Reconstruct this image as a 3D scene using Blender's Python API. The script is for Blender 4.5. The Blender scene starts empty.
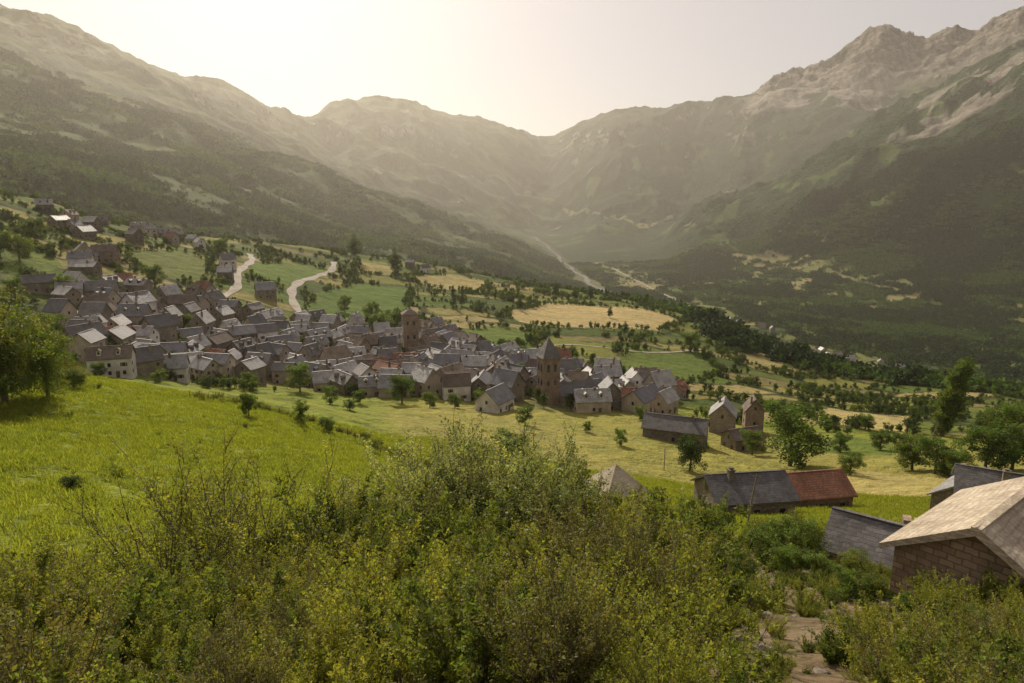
import bpy, math, random, numpy as np, time
from mathutils import Vector, noise
import bmesh
T0=time.time()
rng=np.random.default_rng(11); random.seed(11)
F=683.0; P=math.radians(11.7); CP=math.cos(P); SP=math.sin(P)
scene=bpy.context.scene
SUN_AZ=math.radians(-20); SUN_EL=math.radians(34)

# ------------------------------------------------------------ survey helpers
def sight(u,v):
    s=(341.5-v)/F; dx=(u-512)/F; dy=CP+s*SP; dz=-SP+s*CP
    h=math.hypot(dx,dy); return math.atan2(dx,dy), dz/h
def kv(u,v,r):
    a,t=sight(u,v); return (a,r,r*t)
def kz(u,r,z):
    a=math.atan((u-512)/F)
    for _ in range(5):
        Y=r*math.cos(a); dep=Y*CP-z*SP; a=math.asin(max(-.95,min(.95,(u-512)/F*dep/r)))
    return (a,r,z)
def pchip(x,y,xq):
    x=np.asarray(x,float); y=np.asarray(y,float)
    h=np.diff(x); d=np.diff(y)/h; m=np.zeros_like(y)
    same=(d[:-1]*d[1:])>0
    w1=2*h[1:]+h[:-1]; w2=h[1:]+2*h[:-1]
    dd0=np.where(same,d[:-1],1); dd1=np.where(same,d[1:],1)
    m[1:-1]=np.where(same,(w1+w2)/(w1/dd0+w2/dd1),0)
    m[0]=d[0]; m[-1]=d[-1]
    xq=np.clip(xq,x[0],x[-1]); i=np.clip(np.searchsorted(x,xq)-1,0,len(x)-2)
    t=(xq-x[i])/h[i]
    return ((2*t**3-3*t**2+1)*y[i]+(t**3-2*t**2+t)*h[i]*m[i]+(-2*t**3+3*t**2)*y[i+1]+(t**3-t**2)*h[i]*m[i+1])
def gn(x,y,seed=0):
    xi=np.floor(x).astype(np.int64); yi=np.floor(y).astype(np.int64); xf=x-xi; yf=y-yi
    def g(ix,iy,fx,fy):
        n=(ix*374761393+iy*668265263+seed*97463477)&0xffffffff
        n=((n^(n>>13))*1274126177)&0xffffffff; n=n^(n>>16)
        a=(n&0xffff)/65536.0*2*np.pi
        return np.cos(a)*fx+np.sin(a)*fy
    sx=xf*xf*xf*(xf*(xf*6-15)+10); sy=yf*yf*yf*(yf*(yf*6-15)+10)
    a=g(xi,yi,xf,yf); b=g(xi+1,yi,xf-1,yf); c=g(xi,yi+1,xf,yf-1); d=g(xi+1,yi+1,xf-1,yf-1)
    return ((a*(1-sx)+b*sx)*(1-sy)+(c*(1-sx)+d*sx)*sy)*1.5
def fbm(x,y,o=4,seed=0,gain=.5):
    s=0;a=1;t=0
    for k in range(o):
        s=s+a*gn(x*2**k+17.3*k,y*2**k-9.1*k,seed+k); t+=a; a*=gain
    return s/t
def ridged(x,y,o=4,seed=0):
    s=0;a=1;t=0
    for k in range(o):
        s=s+a*(1-2*np.abs(gn(x*2**k+7.7*k,y*2**k+3.1*k,seed+k))); t+=a; a*=.52
    return s/t
def ss(x,a,b):
    t=np.clip((x-a)/(b-a),0,1); return t*t*(3-2*t)

# ------------------------------------------------------------ terrain contour lines, near -> far
LN=[
 [kz(512,.3,-1.7)],[kz(512,2.5,-2.3)],[kz(512,7,-5.6)],
 [kv(*p) for p in [(0,600,20),(250,605,20),(512,612,20),(800,618,21),(1024,640,20)]],
 [kv(*p) for p in [(0,530,38),(200,530,40),(400,540,40),(512,535,42),(650,540,42),(800,570,42),(1024,590,42)]],
 [kv(*p) for p in [(0,450,70),(130,445,75),(250,445,80),(400,478,80),(512,480,85),(600,495,85),(700,515,85),(800,520,85),(900,530,80),(1024,540,80)]],
 [kv(*p) for p in [(0,385,110),(60,381,115),(130,383,130),(220,392,150),(300,402,165),(400,415,175),(500,432,165),(600,462,140),(700,480,140),(770,488,140),(870,490,145),(1024,490,150)]],
 [kv(*p) for p in [(0,395,190),(130,398,200),(220,402,215),(400,405,235),(500,410,225),(640,425,210),(740,438,220),(870,443,240),(1024,450,250)]],
 [kv(*p) for p in [(0,340,300),(100,345,310),(220,365,320),(330,370,330),(411,352,380),(500,374,330),(600,388,300),(700,400,310),(870,417,330),(1024,430,340)]],
 [kv(*p) for p in [(0,285,400),(100,290,420),(240,300,450),(320,322,450),(411,325,480),(500,342,450),(600,357,430),(700,377,420),(870,402,430),(1024,415,450)]],
 [kv(*p) for p in [(0,215,560),(60,225,600),(150,238,650),(240,250,700),(330,270,700),(411,281,720),(500,293,720),(560,304,720),(640,315,680),(690,330,640),(760,364,560),(870,394,520),(1024,408,530)]],
 [kv(*p) for p in [(0,195,700),(60,205,740),(100,218,780),(180,232,800),(240,240,830),(330,250,850),(411,262,870),(500,280,850),(600,296,830),(690,316,760),(760,350,660),(870,382,600),(1024,398,600)]],
 [kz(*p) for p in [(0,1000,-60),(240,1150,-180),(411,1300,-260),(500,1400,-300),(600,1350,-310),(690,1250,-320),(870,1150,-325),(1024,1150,-325)]],
 [kv(*p) for p in [(0,165,1600),(100,182,1700),(240,225,1800),(411,250,2100),(500,264,2300),(560,290,2300),(600,302,2150),(690,314,1900),(760,332,1650),(870,356,1500),(1024,378,1480)]],
 [kv(*p) for p in [(0,120,2400),(100,150,2400),(240,185,2500),(330,215,2700),(411,235,2900),(500,255,3000),(560,272,3100),(600,282,2900),(690,293,2500),(760,303,2300),(870,318,2200),(1024,330,2200)]],
 [kv(*p) for p in [(0,68,3500),(100,100,3500),(240,150,3600),(330,180,3700),(411,205,3900),(500,236,4000),(545,250,4100),(570,260,4000),(600,266,3600),(690,275,3200),(760,278,3000),(870,275,2850),(1024,275,2850)]],
 [kv(*p) for p in [(0,50,4200),(100,80,4300),(240,140,4500),(330,185,4600),(411,215,4800),(500,236,4900),(535,240,5000),(560,246,4800),(600,250,4300),(640,252,4200),(700,234,4000),(760,217,3900),(800,202,3800),(870,175,3750),(900,165,3700),(960,145,3700),(1024,125,3700)]],
 [kv(*p) for p in [(0,32,5000),(100,62,5000),(240,120,5200),(330,160,5500),(411,185,5600),(500,215,5800),(545,232,5900),(600,228,5400),(640,243,4900),(700,214,4800),(800,168,4700),(900,112,4800),(960,85,4900),(1024,52,4900)]],
 [kv(*p) for p in [(0,20,5500),(100,54,5500),(240,112,5800),(330,146,6300),(411,168,6300),(500,198,6500),(545,215,6600),(600,200,6100),(640,218,5700),(700,222,5600),(800,188,5500),(900,132,5600),(960,112,5600),(1024,85,5600)]],
 [kv(*p) for p in [(0,10,6200),(50,25,6200),(100,46,6200),(180,74,6500),(260,103,6800),(305,119,7200),(330,110,7600),(375,99,8000),(420,108,8200),(470,122,8500),(520,134,8800),(545,142,9000),(570,132,8600),(620,113,8200),(680,108,8000),(740,101,7800),(790,92,7600),(830,90,7500),(880,97,7400),(930,95,7200),(980,80,7000),(1024,60,6900)]],
 [kv(*p) for p in [(0,30,7500),(310,145,8700),(375,125,9200),(545,158,10000),(740,122,8700),(830,104,8400),(880,108,8300),(1024,75,8000)]],
 [kv(*p) for p in [(0,60,11000),(300,170,11000),(600,160,11000),(700,140,10800),(740,118,10600),(765,94,10500),(790,83,10500),(830,70,10500),(858,50,10500),(872,40,10500),(887,34,10500),(905,38,10500),(930,44,10500),(965,43,10500),(985,36,10500),(1002,28,10400),(1024,17,10300),(1200,-20,10300)]],
 [kz(512,17000,-300)],
]
azd=np.radians(50); na=1050
az=np.concatenate([np.linspace(-np.pi,-azd,60)[:-1],np.linspace(-azd,azd,na),np.linspace(azd,np.pi,60)[1:]])
KR=[];KZ=[]
for L in LN:
    L=sorted(L); a=[p[0] for p in L]
    if len(L)==1: r=np.full(az.shape,L[0][1],float); z=np.full(az.shape,L[0][2],float)
    else: r=pchip(a,[p[1] for p in L],az); z=pchip(a,[p[2] for p in L],az)
    w=ss(np.abs(az),azd,np.pi)
    r=r*(1-w)+w*(r[0]+r[-1])/2; z=z*(1-w)+w*(z[0]+z[-1])/2
    KR.append(r);KZ.append(z)
KR=np.array(KR);KZ=np.array(KZ)
for k in range(1,len(KR)): KR[k]=np.maximum(KR[k],KR[k-1]*1.02)
lr=np.concatenate([np.linspace(math.log(.3),math.log(240),400)[:-1],np.linspace(math.log(240),math.log(2800),280)[:-1],np.linspace(math.log(2800),math.log(11000),360)[:-1],np.linspace(math.log(11000),math.log(17000),14)])
nr=len(lr); rr=np.exp(lr)
Z=np.zeros((nr,len(az)))
for j in range(len(az)): Z[:,j]=pchip(KR[:,j],KZ[:,j],rr)
R=rr[:,None]*np.ones(len(az))[None]; A=np.ones(nr)[:,None]*az[None]
X=R*np.sin(A); Y=R*np.cos(A); AZD=np.degrees(A)
lift=ss(Z,-330,-120)
far=ss(R,1400,3200)
wx=X+350*fbm(X/1500,Y/1500,3,5); wy=Y+350*fbm(X/1500,Y/1500,3,9)
Z+=far*lift*(ridged(wx/1050,wy/1050,6,21)*150-58)*(.5+.5*ss(R,2500,5000))
Z+=ss(R,2300,3300)*(1-ss(R,5000,6000))*lift*(ridged(wx/480,wy/480,4,27)*75-30)*(.4+.6*ss(AZD,5,12))
Z+=far*lift*fbm(X/230,Y/230,5,31)*30
Z+=ss(R,8800,10200)*(ridged(wx/620,wy/620,6,41)*150-40+ridged(wx/200,wy/200,4,43)*60)
Z+=ss(R,450,800)*(1-far)*fbm(X/120,Y/120,4,51)*5
Z+=ss(R,60,200)*(1-ss(R,900,1500))*fbm(X/45,Y/45,3,61)*1.3
Z+=ss(R,8,25)*(1-ss(R,200,400))*(fbm(X/9,Y/9,3,71)*.5+fbm(X/28,Y/28,2,72)*.9)
Z+=ss(R,3,6)*(1-ss(R,60,120))*fbm(X/1.6,Y/1.6,3,73)*.14

def hgt(x,y):
    x=np.asarray(x,float);y=np.asarray(y,float)
    r=np.maximum(np.hypot(x,y),.31); a=np.arctan2(x,y)
    j=np.clip(np.searchsorted(az,a)-1,0,len(az)-2); ta=np.clip((a-az[j])/(az[j+1]-az[j]),0,1)
    i=np.clip(np.searchsorted(rr,r)-1,0,nr-2); ti=np.clip((r-rr[i])/(rr[i+1]-rr[i]),0,1)
    return (Z[i,j]*(1-ta)+Z[i,j+1]*ta)*(1-ti)+(Z[i+1,j]*(1-ta)+Z[i+1,j+1]*ta)*ti
def hit(u,v,rmin=4):
    a,t=sight(u,v); j=int(np.clip(np.searchsorted(az,a)-1,0,len(az)-2)); ta=(a-az[j])/(az[j+1]-az[j])
    zc=Z[:,j]*(1-ta)+Z[:,j+1]*ta
    g=(zc>rr*t)&(rr>rmin); k=int(np.argmax(g)) if g.any() else nr-2
    d0=zc[k-1]-rr[k-1]*t; d1=zc[k]-rr[k]*t
    f=0 if d1==d0 else min(1,max(0,-d0/(d1-d0))); r=rr[k-1]+(rr[k]-rr[k-1])*f
    return r*math.sin(a), r*math.cos(a), r*t, r
def poly_world(px,rmin=4): return np.array([hit(u,v,rmin)[:2] for u,v in px])
def inpoly(x,y,pg):
    ins=np.zeros(np.shape(x),bool); n=len(pg)
    for i in range(n):
        x0,y0=pg[i];x1,y1=pg[(i+1)%n]
        c=((y0>y)!=(y1>y))&(x<(x1-x0)*(y-y0)/((y1-y0) if y1!=y0 else 1e-9)+x0)
        ins^=c
    return ins
def dline(x,y,pts):
    d=np.full(np.shape(x),1e9)
    for (x0,y0),(x1,y1) in zip(pts[:-1],pts[1:]):
        L2=(x1-x0)**2+(y1-y0)**2+1e-9; t=np.clip(((x-x0)*(x1-x0)+(y-y0)*(y1-y0))/L2,0,1)
        d=np.minimum(d,np.hypot(x-x0-t*(x1-x0),y-y0-t*(y1-y0)))
    return d
RIV=poly_world([(534,237),(545,245),(556,255),(570,268),(584,279),(600,290),(612,296)],1500)
VROAD=poly_world([(612,268),(650,288),(700,312),(760,334),(800,352),(850,374)],1000)
ROAD1=poly_world([(330,326),(312,321),(299,312),(293,300),(292,291),(300,282),(318,276),(332,270),(334,262)])
ROAD2=poly_world([(215,300),(232,292),(238,284),(237,275),(244,267),(252,261),(250,254)])
HAM=poly_world([(798,350),(806,354),(814,356),(822,353),(812,360),(828,360),(838,358),(795,356),(845,366),(805,364),(762,328),(772,332),(900,370),(912,376),(925,374),(786,348),(850,361),(730,322),(738,325),(880,366)],1000)
def dham(x,y):
    d=np.full(np.shape(x),1e9)
    for a,b in HAM: d=np.minimum(d,np.hypot(x-a,y-b))
    return d

# ------------------------------------------------------------ land cover
def cell(x,y,seed):
    xi=np.floor(x).astype(np.int64);yi=np.floor(y).astype(np.int64)
    f1=np.full(x.shape,9.);f2=np.full(x.shape,9.);idv=np.zeros(x.shape)
    for di in(-1,0,1):
        for dj in(-1,0,1):
            cx=xi+di;cy=yi+dj
            n=(cx*374761393+cy*668265263+seed*97463477)&0xffffffff
            n=((n^(n>>13))*1274126177)&0xffffffff; n=n^(n>>16)
            px=cx+.15+.7*((n&0xff)/255);py=cy+.15+.7*(((n>>8)&0xff)/255)
            d=np.hypot(x-px,y-py); h=((n>>16)&0xfff)/4095
            m=d<f1
            f2=np.where(m,f1,np.minimum(f2,d)); idv=np.where(m,h,idv); f1=np.where(m,d,f1)
    return f1,f2,idv
C=np.zeros(X.shape+(3,))
def put(mask,col):
    C[...]=C*(1-mask[...,None])+np.array(col)*mask[...,None]
nA=fbm(X/55,Y/55,4,101);nB=fbm(X/420,Y/420,5,102);nC=fbm(X/9,Y/9,4,103);nD=fbm(X/2.2,Y/2.2,3,104)
C[...]=(.21,.25,.032)
put(ss(nA,0,.5)*.55,(.31,.28,.065)); put(ss(nC,-.05,.45)*.6,(.115,.16,.022)); put(ss(nD,.1,.6)*.35,(.25,.25,.055))
put(ss(nD*.5+nC*.5,.08,.28)*.7,(.055,.08,.016))
put(ss(AZD,-16,-4)*ss(R,75,100)*(1-ss(R,230,260))*.6,(.33,.28,.09))
near=1-ss(R+nC*8,22,36); put(near,(.11,.09,.045)); put(near*ss(nD,-.1,.3)*.7,(.07,.085,.02))
bare=ss(AZD,12,16)*(1-ss(AZD,38,42))*(1-ss(R,42,58)); put(bare*.9,(.19,.14,.09)); put(bare*ss(nD,0,.3)*.6,(.11,.12,.04)); put(bare*ss(nC,.1,.4)*.5,(.24,.185,.125))
ang=math.radians(25); fx=(X*math.cos(ang)+Y*math.sin(ang)); fy=(-X*math.sin(ang)+Y*math.cos(ang))
f1,f2,idv=cell((fx+14*nA)/75,(fy+14*nA)/30,3)
ter=ss(R,255,300)*(1-ss(R,860,960))*(Z>-185)
pal=[(.105,.15,.025),(.15,.18,.035),(.2,.2,.05),(.33,.27,.12),(.075,.105,.022),(.26,.23,.08),(.11,.14,.03),(.2,.17,.07)]
for k,c in enumerate(pal): put(ter*((idv*len(pal)).astype(int)%len(pal)==k),c)
put(ter*ss(nC,0,.5)*.4,(.07,.09,.025))
edge=ter*(1-ss(f2-f1,.06,.18)); put(edge,(.045,.06,.018))
mt=ss(R,930,1050)+0*R; mt=np.maximum(mt,(R>540)*(Z<-160)*1.)
right=ss(AZD,1,8)
put(mt,(.058,.092,.024)); put(mt*ss(nB,-.1,.35)*.7,(.095,.125,.038)); put(mt*ss(fbm(X/70,Y/70,3,107),.05,.35)*.5,(.03,.052,.014))
gz=np.gradient(Z,axis=0)/np.gradient(R,axis=0); ga=np.gradient(Z,axis=1)/(R*np.gradient(A,axis=1)); SL=np.hypot(gz,ga)
alt=Z
fthr=-.25+.12*(1-right)+ss(alt,700,1300)*.5-.25*right
forest=mt*ss(nB+.5*fbm(X/130,Y/130,3,120),fthr-.1,fthr+.2)*(1-ss(alt,950,1450)*(.8+.2*right))
fl=mt*(Z<-295)*(R<3300)*(R>900)
f1b,f2b,idb=cell((fx+30*nB)/170,(fy+30*nB)/80,8)
fthv=-.12+.14*(1-ss(AZD,10,17))
forest=np.where((fl>0),ss(nB+fbm(X/90,Y/90,3,77),fthv,fthv+.12)*mt,forest)
for k,c in enumerate([(.11,.16,.035),(.25,.22,.10),(.16,.18,.05),(.085,.13,.03),(.07,.11,.025)]): put(fl*((idb*5).astype(int)%5==k),c)
vedge=fl*(1-ss(f2b-f1b,.05,.14)); forest=np.maximum(forest,vedge*ss(nA,-.3,0))
put(mt*ss(alt,850,1350)*(.6+.2*right)*(1-ss(R,9000,9600)),(.115,.13,.05))
brow=(R>600)*(R<1150)*(Z<-125)*(AZD>2); forest=np.maximum(forest,brow*ss(nB+nA,-.5,-.2)*1.)
past=(R>2200)*(AZD>6)*ss(fbm(X/210,Y/420,4,211),.22,.32)*ss(alt,-300,-200)*(1-ss(alt,500,700)); forest*=(1-past*.8); put(past*.8,(.105,.15,.04))
tl_=(R>1500)*(AZD<4)*ss(fbm(X/260,Y/200,4,231),.12,.3)*(1-ss(alt,150,400)); forest*=(1-tl_*.7); put(tl_*.7,(.14,.155,.055)); put(tl_*ss(np.sin(alt/5.+nC*2),.3,.9)*.5,(.05,.065,.02))
for pg in ([(715,252),(790,254),(850,264),(905,278),(935,291),(900,292),(850,282),(790,271),(740,264)],[(590,262),(640,266),(672,284),(650,292),(610,278)],[(560,205),(600,212),(660,222),(640,228),(570,216)],[(680,296),(730,308),(748,322),(715,318)],[(855,350),(895,358),(880,368),(845,360)],[(905,345),(940,350),(930,358)],[(795,340),(850,350),(900,370),(935,384),(905,388),(850,370)],[(810,388),(880,380),(890,386),(820,394)]):
    m=inpoly(X,Y,poly_world(pg,1000))*(R>1000)*ss(nA+nC*.4,-.35,0); forest*=(1-m); put(m*1.,(.24,.21,.095)); put(m*ss(nB*2+nA,0,.3)*.7,(.13,.17,.05))
put(forest,(.026,.055,.012)); put(forest*ss(nA,0,.5)*.6,(.042,.075,.016)); put(forest*ss(fbm(X/200,Y/200,3,109),.1,.4)*.5,(.02,.04,.012))
rock=mt*ss(R,3500,5000)*ss(SL+.3*nB+.2*fbm(X/180,Y/180,4,133),1.25,1.5)*ss(alt,400,700)
rock=np.maximum(rock,ss(R,8700,9300)*ss(alt+nB*400,850,1250))
k19=KZ[19][None]; k17=KZ[17][None]; bn=fbm(X/240,Y/240,4,140)
b1=(R>6600)*(R<8300)*ss(Z-k19,-260,-190)*(1-ss(Z-k19,-20,20))*ss(AZD,17,19)*ss(bn,-.2,-.02)
b2=(R>4000)*(R<5200)*ss(Z-k17,-330,-260)*(1-ss(Z-k17,-70,-20))*ss(AZD,28,30)*ss(bn,-.05,.05)
band=np.maximum(b1,b2); rock=np.maximum(rock,band)
rk2=(R>2300)*ss(fbm(X/300,Y/300,4,150),.42,.5)*.5*mt*(Z>-280); rock=np.maximum(rock,rk2)
ocr=inpoly(X,Y,poly_world([(762,306),(780,302),(796,308),(820,310),(838,326),(812,325),(800,318),(775,318)],1000))*(R>1000)*ss(nC+nA,-.3,.1)*.6; rock=np.maximum(rock,ocr)
put(rock,(.42,.37,.325)); put(rock*ss(fbm(X/60,Y/260,4,160),-.05,.3)*.65,(.20,.175,.15)); put(rock*ss(nC+nA,.15,.45)*.5,(.13,.125,.09)); put(band*ss(bn,0,.2)*.7,(.58,.52,.46))
forest*=(1-rock)
dr=dline(X,Y,RIV); forest*=ss(dr,25,60); put((1-ss(dr,30,90))*(R>1500)*.7,(.12,.125,.07)); dv=dline(X,Y,VROAD); forest*=ss(dv,12,26); forest*=ss(dham(X,Y),20,42)
clear=np.zeros(X.shape)
FLD=[([(505,312),(545,303),(600,306),(660,312),(684,322),(660,331),(600,328),(520,322)],(.47,.37,.18)),
 ([(300,305),(325,290),(360,283),(415,288),(405,312),(350,322),(315,322)],(.10,.16,.025)),
 ([(250,262),(300,262),(330,270),(300,285),(262,283),(248,272)],(.12,.18,.03)),
 ([(405,276),(450,274),(490,282),(480,292),(430,288)],(.36,.3,.13)),
 ([(360,262),(400,268),(395,276),(355,272)],(.34,.29,.12)),
 ([(455,330),(500,325),(540,333),(530,342),(470,345)],(.12,.17,.03)),
 ([(545,334),(620,350),(612,362),(535,345)],(.19,.2,.045)),
 ([(625,348),(700,352),(725,372),(680,385),(615,368)],(.11,.155,.028)),
 ([(500,344),(540,348),(600,364),(590,372),(530,360)],(.09,.135,.024)),
 ([(735,352),(770,352),(800,362),(780,372),(745,362)],(.33,.28,.12)),
 ([(800,412),(830,408),(925,417),(905,434),(830,424)],(.44,.36,.16)),
 ([(820,478),(870,470),(965,480),(950,497),(860,496)],(.38,.32,.12)),
 ([(120,250),(180,250),(215,262),(205,285),(150,275)],(.13,.16,.035)),
 ([(0,252),(50,250),(62,265),(40,278),(0,272)],(.13,.18,.03)),
 ([(770,438),(850,436),(905,446),(890,456),(790,450)],(.14,.19,.035))]
for pg,c in FLD:
    w=poly_world(pg); m=inpoly(X,Y,w)*(R<1200)*1.; clear=np.maximum(clear,m)
    put(m*.92,c); put(m*ss(nC+nA*.5,-.1,.4)*.4,tuple(q*.6 for q in c)); put(m*ss(np.sin((fx*.6+fy)*.9+nC),.3,1)*.25,tuple(q*1.3 for q in c))
    dd=dline(X,Y,np.vstack([w,w[:1]])); clear=np.where(dd<3.5,0,clear); edge=np.where((dd<3.5)&(R<1200),1,edge)
mlow=inpoly(X,Y,poly_world([(380,415),(480,412),(560,425),(640,468),(610,500),(520,480),(430,455)]))*(R<260)*1.
clear=np.maximum(clear,mlow); put(mlow*.5,(.32,.28,.09)); put(mlow*ss(nC,0,.4)*.5,(.17,.19,.04))
forest*=(1-clear)
VILL=[poly_world(p) for p in (
 [(78,352),(100,290),(150,300),(190,300),(240,320),(330,325),(400,338),(440,335),(500,358),(560,368),(615,386),(680,398),(668,414),(600,412),(540,410),(500,404),(430,398),(370,398),(330,392),(290,384),(200,380),(110,376)],
 [(60,322),(75,292),(125,288),(160,300),(150,350),(90,352)])]
vm=np.zeros(X.shape)
for w in VILL: vm=np.maximum(vm,inpoly(X,Y,w)*1.)
put(vm*.6,(.16,.14,.08)); put(vm*ss(nC,0,.3)*.7,(.08,.11,.03)); forest*=(1-vm)

def mesh_np(name,V,Q,k=4,cols=None,smooth=False):
    me=bpy.data.meshes.new(name); V=np.asarray(V,np.float32);Q=np.asarray(Q,np.int32)
    me.vertices.add(len(V)); me.vertices.foreach_set('co',V.ravel())
    me.loops.add(Q.size); me.polygons.add(len(Q)); me.loops.foreach_set('vertex_index',Q.ravel())
    me.polygons.foreach_set('loop_start',np.arange(0,Q.size,k,dtype=np.int32))
    if smooth: me.polygons.foreach_set('use_smooth',np.ones(len(Q),bool))
    me.update(calc_edges=True)
    if cols is not None:
        ca=me.color_attributes.new('Col','FLOAT_COLOR','POINT'); ca.data.foreach_set('color',np.asarray(cols,np.float32).ravel())
    return me
def link(ob): scene.collection.objects.link(ob); return ob

# ------------------------------------------------------------ materials
def mat(name):
    m=bpy.data.materials.new(name); m.use_nodes=True; nt=m.node_tree; nt.nodes.clear()
    o=nt.nodes.new('ShaderNodeOutputMaterial'); return m,nt,o
def N(nt,t,**k):
    n=nt.nodes.new(t)
    for a,b in k.items():
        if a in n.inputs: n.inputs[a].default_value=b
        else: setattr(n,a,b)
    return n
def mixc(nt,fac,a,b,bt='MIX'):
    n=nt.nodes.new('ShaderNodeMix'); n.data_type='RGBA'; n.blend_type=bt
    for s,val in((0,fac),(6,a),(7,b)):
        if hasattr(val,'links'): nt.links.new(val,n.inputs[s])
        else: n.inputs[s].default_value=val if s==0 else (tuple(val)+(1,))[:4]
    return n.outputs[2]
def rampf(nt,src,a,b,lo=0,hi=1):
    n=nt.nodes.new('ShaderNodeMapRange'); n.inputs[1].default_value=a;n.inputs[2].default_value=b;n.inputs[3].default_value=lo;n.inputs[4].default_value=hi
    nt.links.new(src,n.inputs[0]); return n.outputs[0]
def mul(nt,a,b,op='MULTIPLY',c=None):
    n=nt.nodes.new('ShaderNodeMath');n.operation=op
    for i,v in enumerate((a,b,c)):
        if v is None: continue
        if hasattr(v,'links'): nt.links.new(v,n.inputs[i])
        else: n.inputs[i].default_value=v
    return n.outputs[0]
def terrain_mat():
    m,nt,o=mat('ground_cover'); L=nt.links.new
    col=N(nt,'ShaderNodeAttribute',attribute_name='Col').outputs['Color']
    fo=N(nt,'ShaderNodeAttribute',attribute_name='forest').outputs['Fac']
    rk=N(nt,'ShaderNodeAttribute',attribute_name='rock').outputs['Fac']
    geo=N(nt,'ShaderNodeNewGeometry').outputs['Position']
    def noi(s,d=4,r=.6):
        n=N(nt,'ShaderNodeTexNoise',Scale=s,Detail=d,Roughness=r); L(geo,n.inputs['Vector']); return n.outputs['Fac']
    n1=noi(2.5,5,.7); n2=noi(.35,4,.6); n3=noi(.05,6,.7); n4=noi(.012,7,.7)
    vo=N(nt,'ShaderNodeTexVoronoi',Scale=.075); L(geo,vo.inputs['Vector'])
    c=mixc(nt,rampf(nt,n1,.35,.65,0,.55),col,(.4,.4,.4),'MULTIPLY')
    c=mixc(nt,rampf(nt,n2,.4,.7,0,.55),c,(.5,.58,.45),'MULTIPLY')
    c=mixc(nt,rampf(nt,n3,.35,.65,0,.5),c,(1.5,1.42,1.2),'MULTIPLY')
    c=mixc(nt,mul(nt,rampf(nt,n4,.42,.58,0,.75),rk),c,(.42,.4,.38),'MULTIPLY')
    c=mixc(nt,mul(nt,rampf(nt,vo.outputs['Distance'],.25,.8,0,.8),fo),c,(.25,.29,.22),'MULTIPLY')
    b=N(nt,'ShaderNodeBsdfPrincipled',Roughness=.95); b.inputs['Specular IOR Level'].default_value=.1
    L(c,b.inputs['Base Color'])
    hm=mul(nt,mul(nt,vo.outputs['Distance'],-9,'MULTIPLY_ADD',9),fo)
    h2=mul(nt,n3,10,'MULTIPLY_ADD',hm)
    h3=mul(nt,n1,.3,'MULTIPLY_ADD',h2)
    h4=mul(nt,mul(nt,n4,rk),150,'MULTIPLY_ADD',h3)
    bp=N(nt,'ShaderNodeBump',Strength=.75,Distance=1.); L(h4,bp.inputs['Height']); L(bp.outputs[0],b.inputs['Normal'])
    L(b.outputs[0],o.inputs[0]); return m
def leaf_mat(name,base,trans=.4,rough=.6,var=.35):
    m,nt,o=mat(name); L=nt.links.new
    col=N(nt,'ShaderNodeAttribute',attribute_name='Col').outputs['Color']
    oi=N(nt,'ShaderNodeObjectInfo').outputs['Random']
    c=mixc(nt,1.,col,base,'MULTIPLY')
    c=mixc(nt,oi,c,mixc(nt,1.,c,(1-var,1-var*.8,1-var),'MULTIPLY'))
    b=N(nt,'ShaderNodeBsdfPrincipled',Roughness=rough); b.inputs['Specular IOR Level'].default_value=.25; L(c,b.inputs['Base Color'])
    t=nt.nodes.new('ShaderNodeBsdfTranslucent'); L(mixc(nt,1.,c,(1.5,1.45,.7),'MULTIPLY'),t.inputs[0])
    mx=N(nt,'ShaderNodeMixShader',Fac=trans); L(b.outputs[0],mx.inputs[1]);L(t.outputs[0],mx.inputs[2]);L(mx.outputs[0],o.inputs[0]); return m
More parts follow.
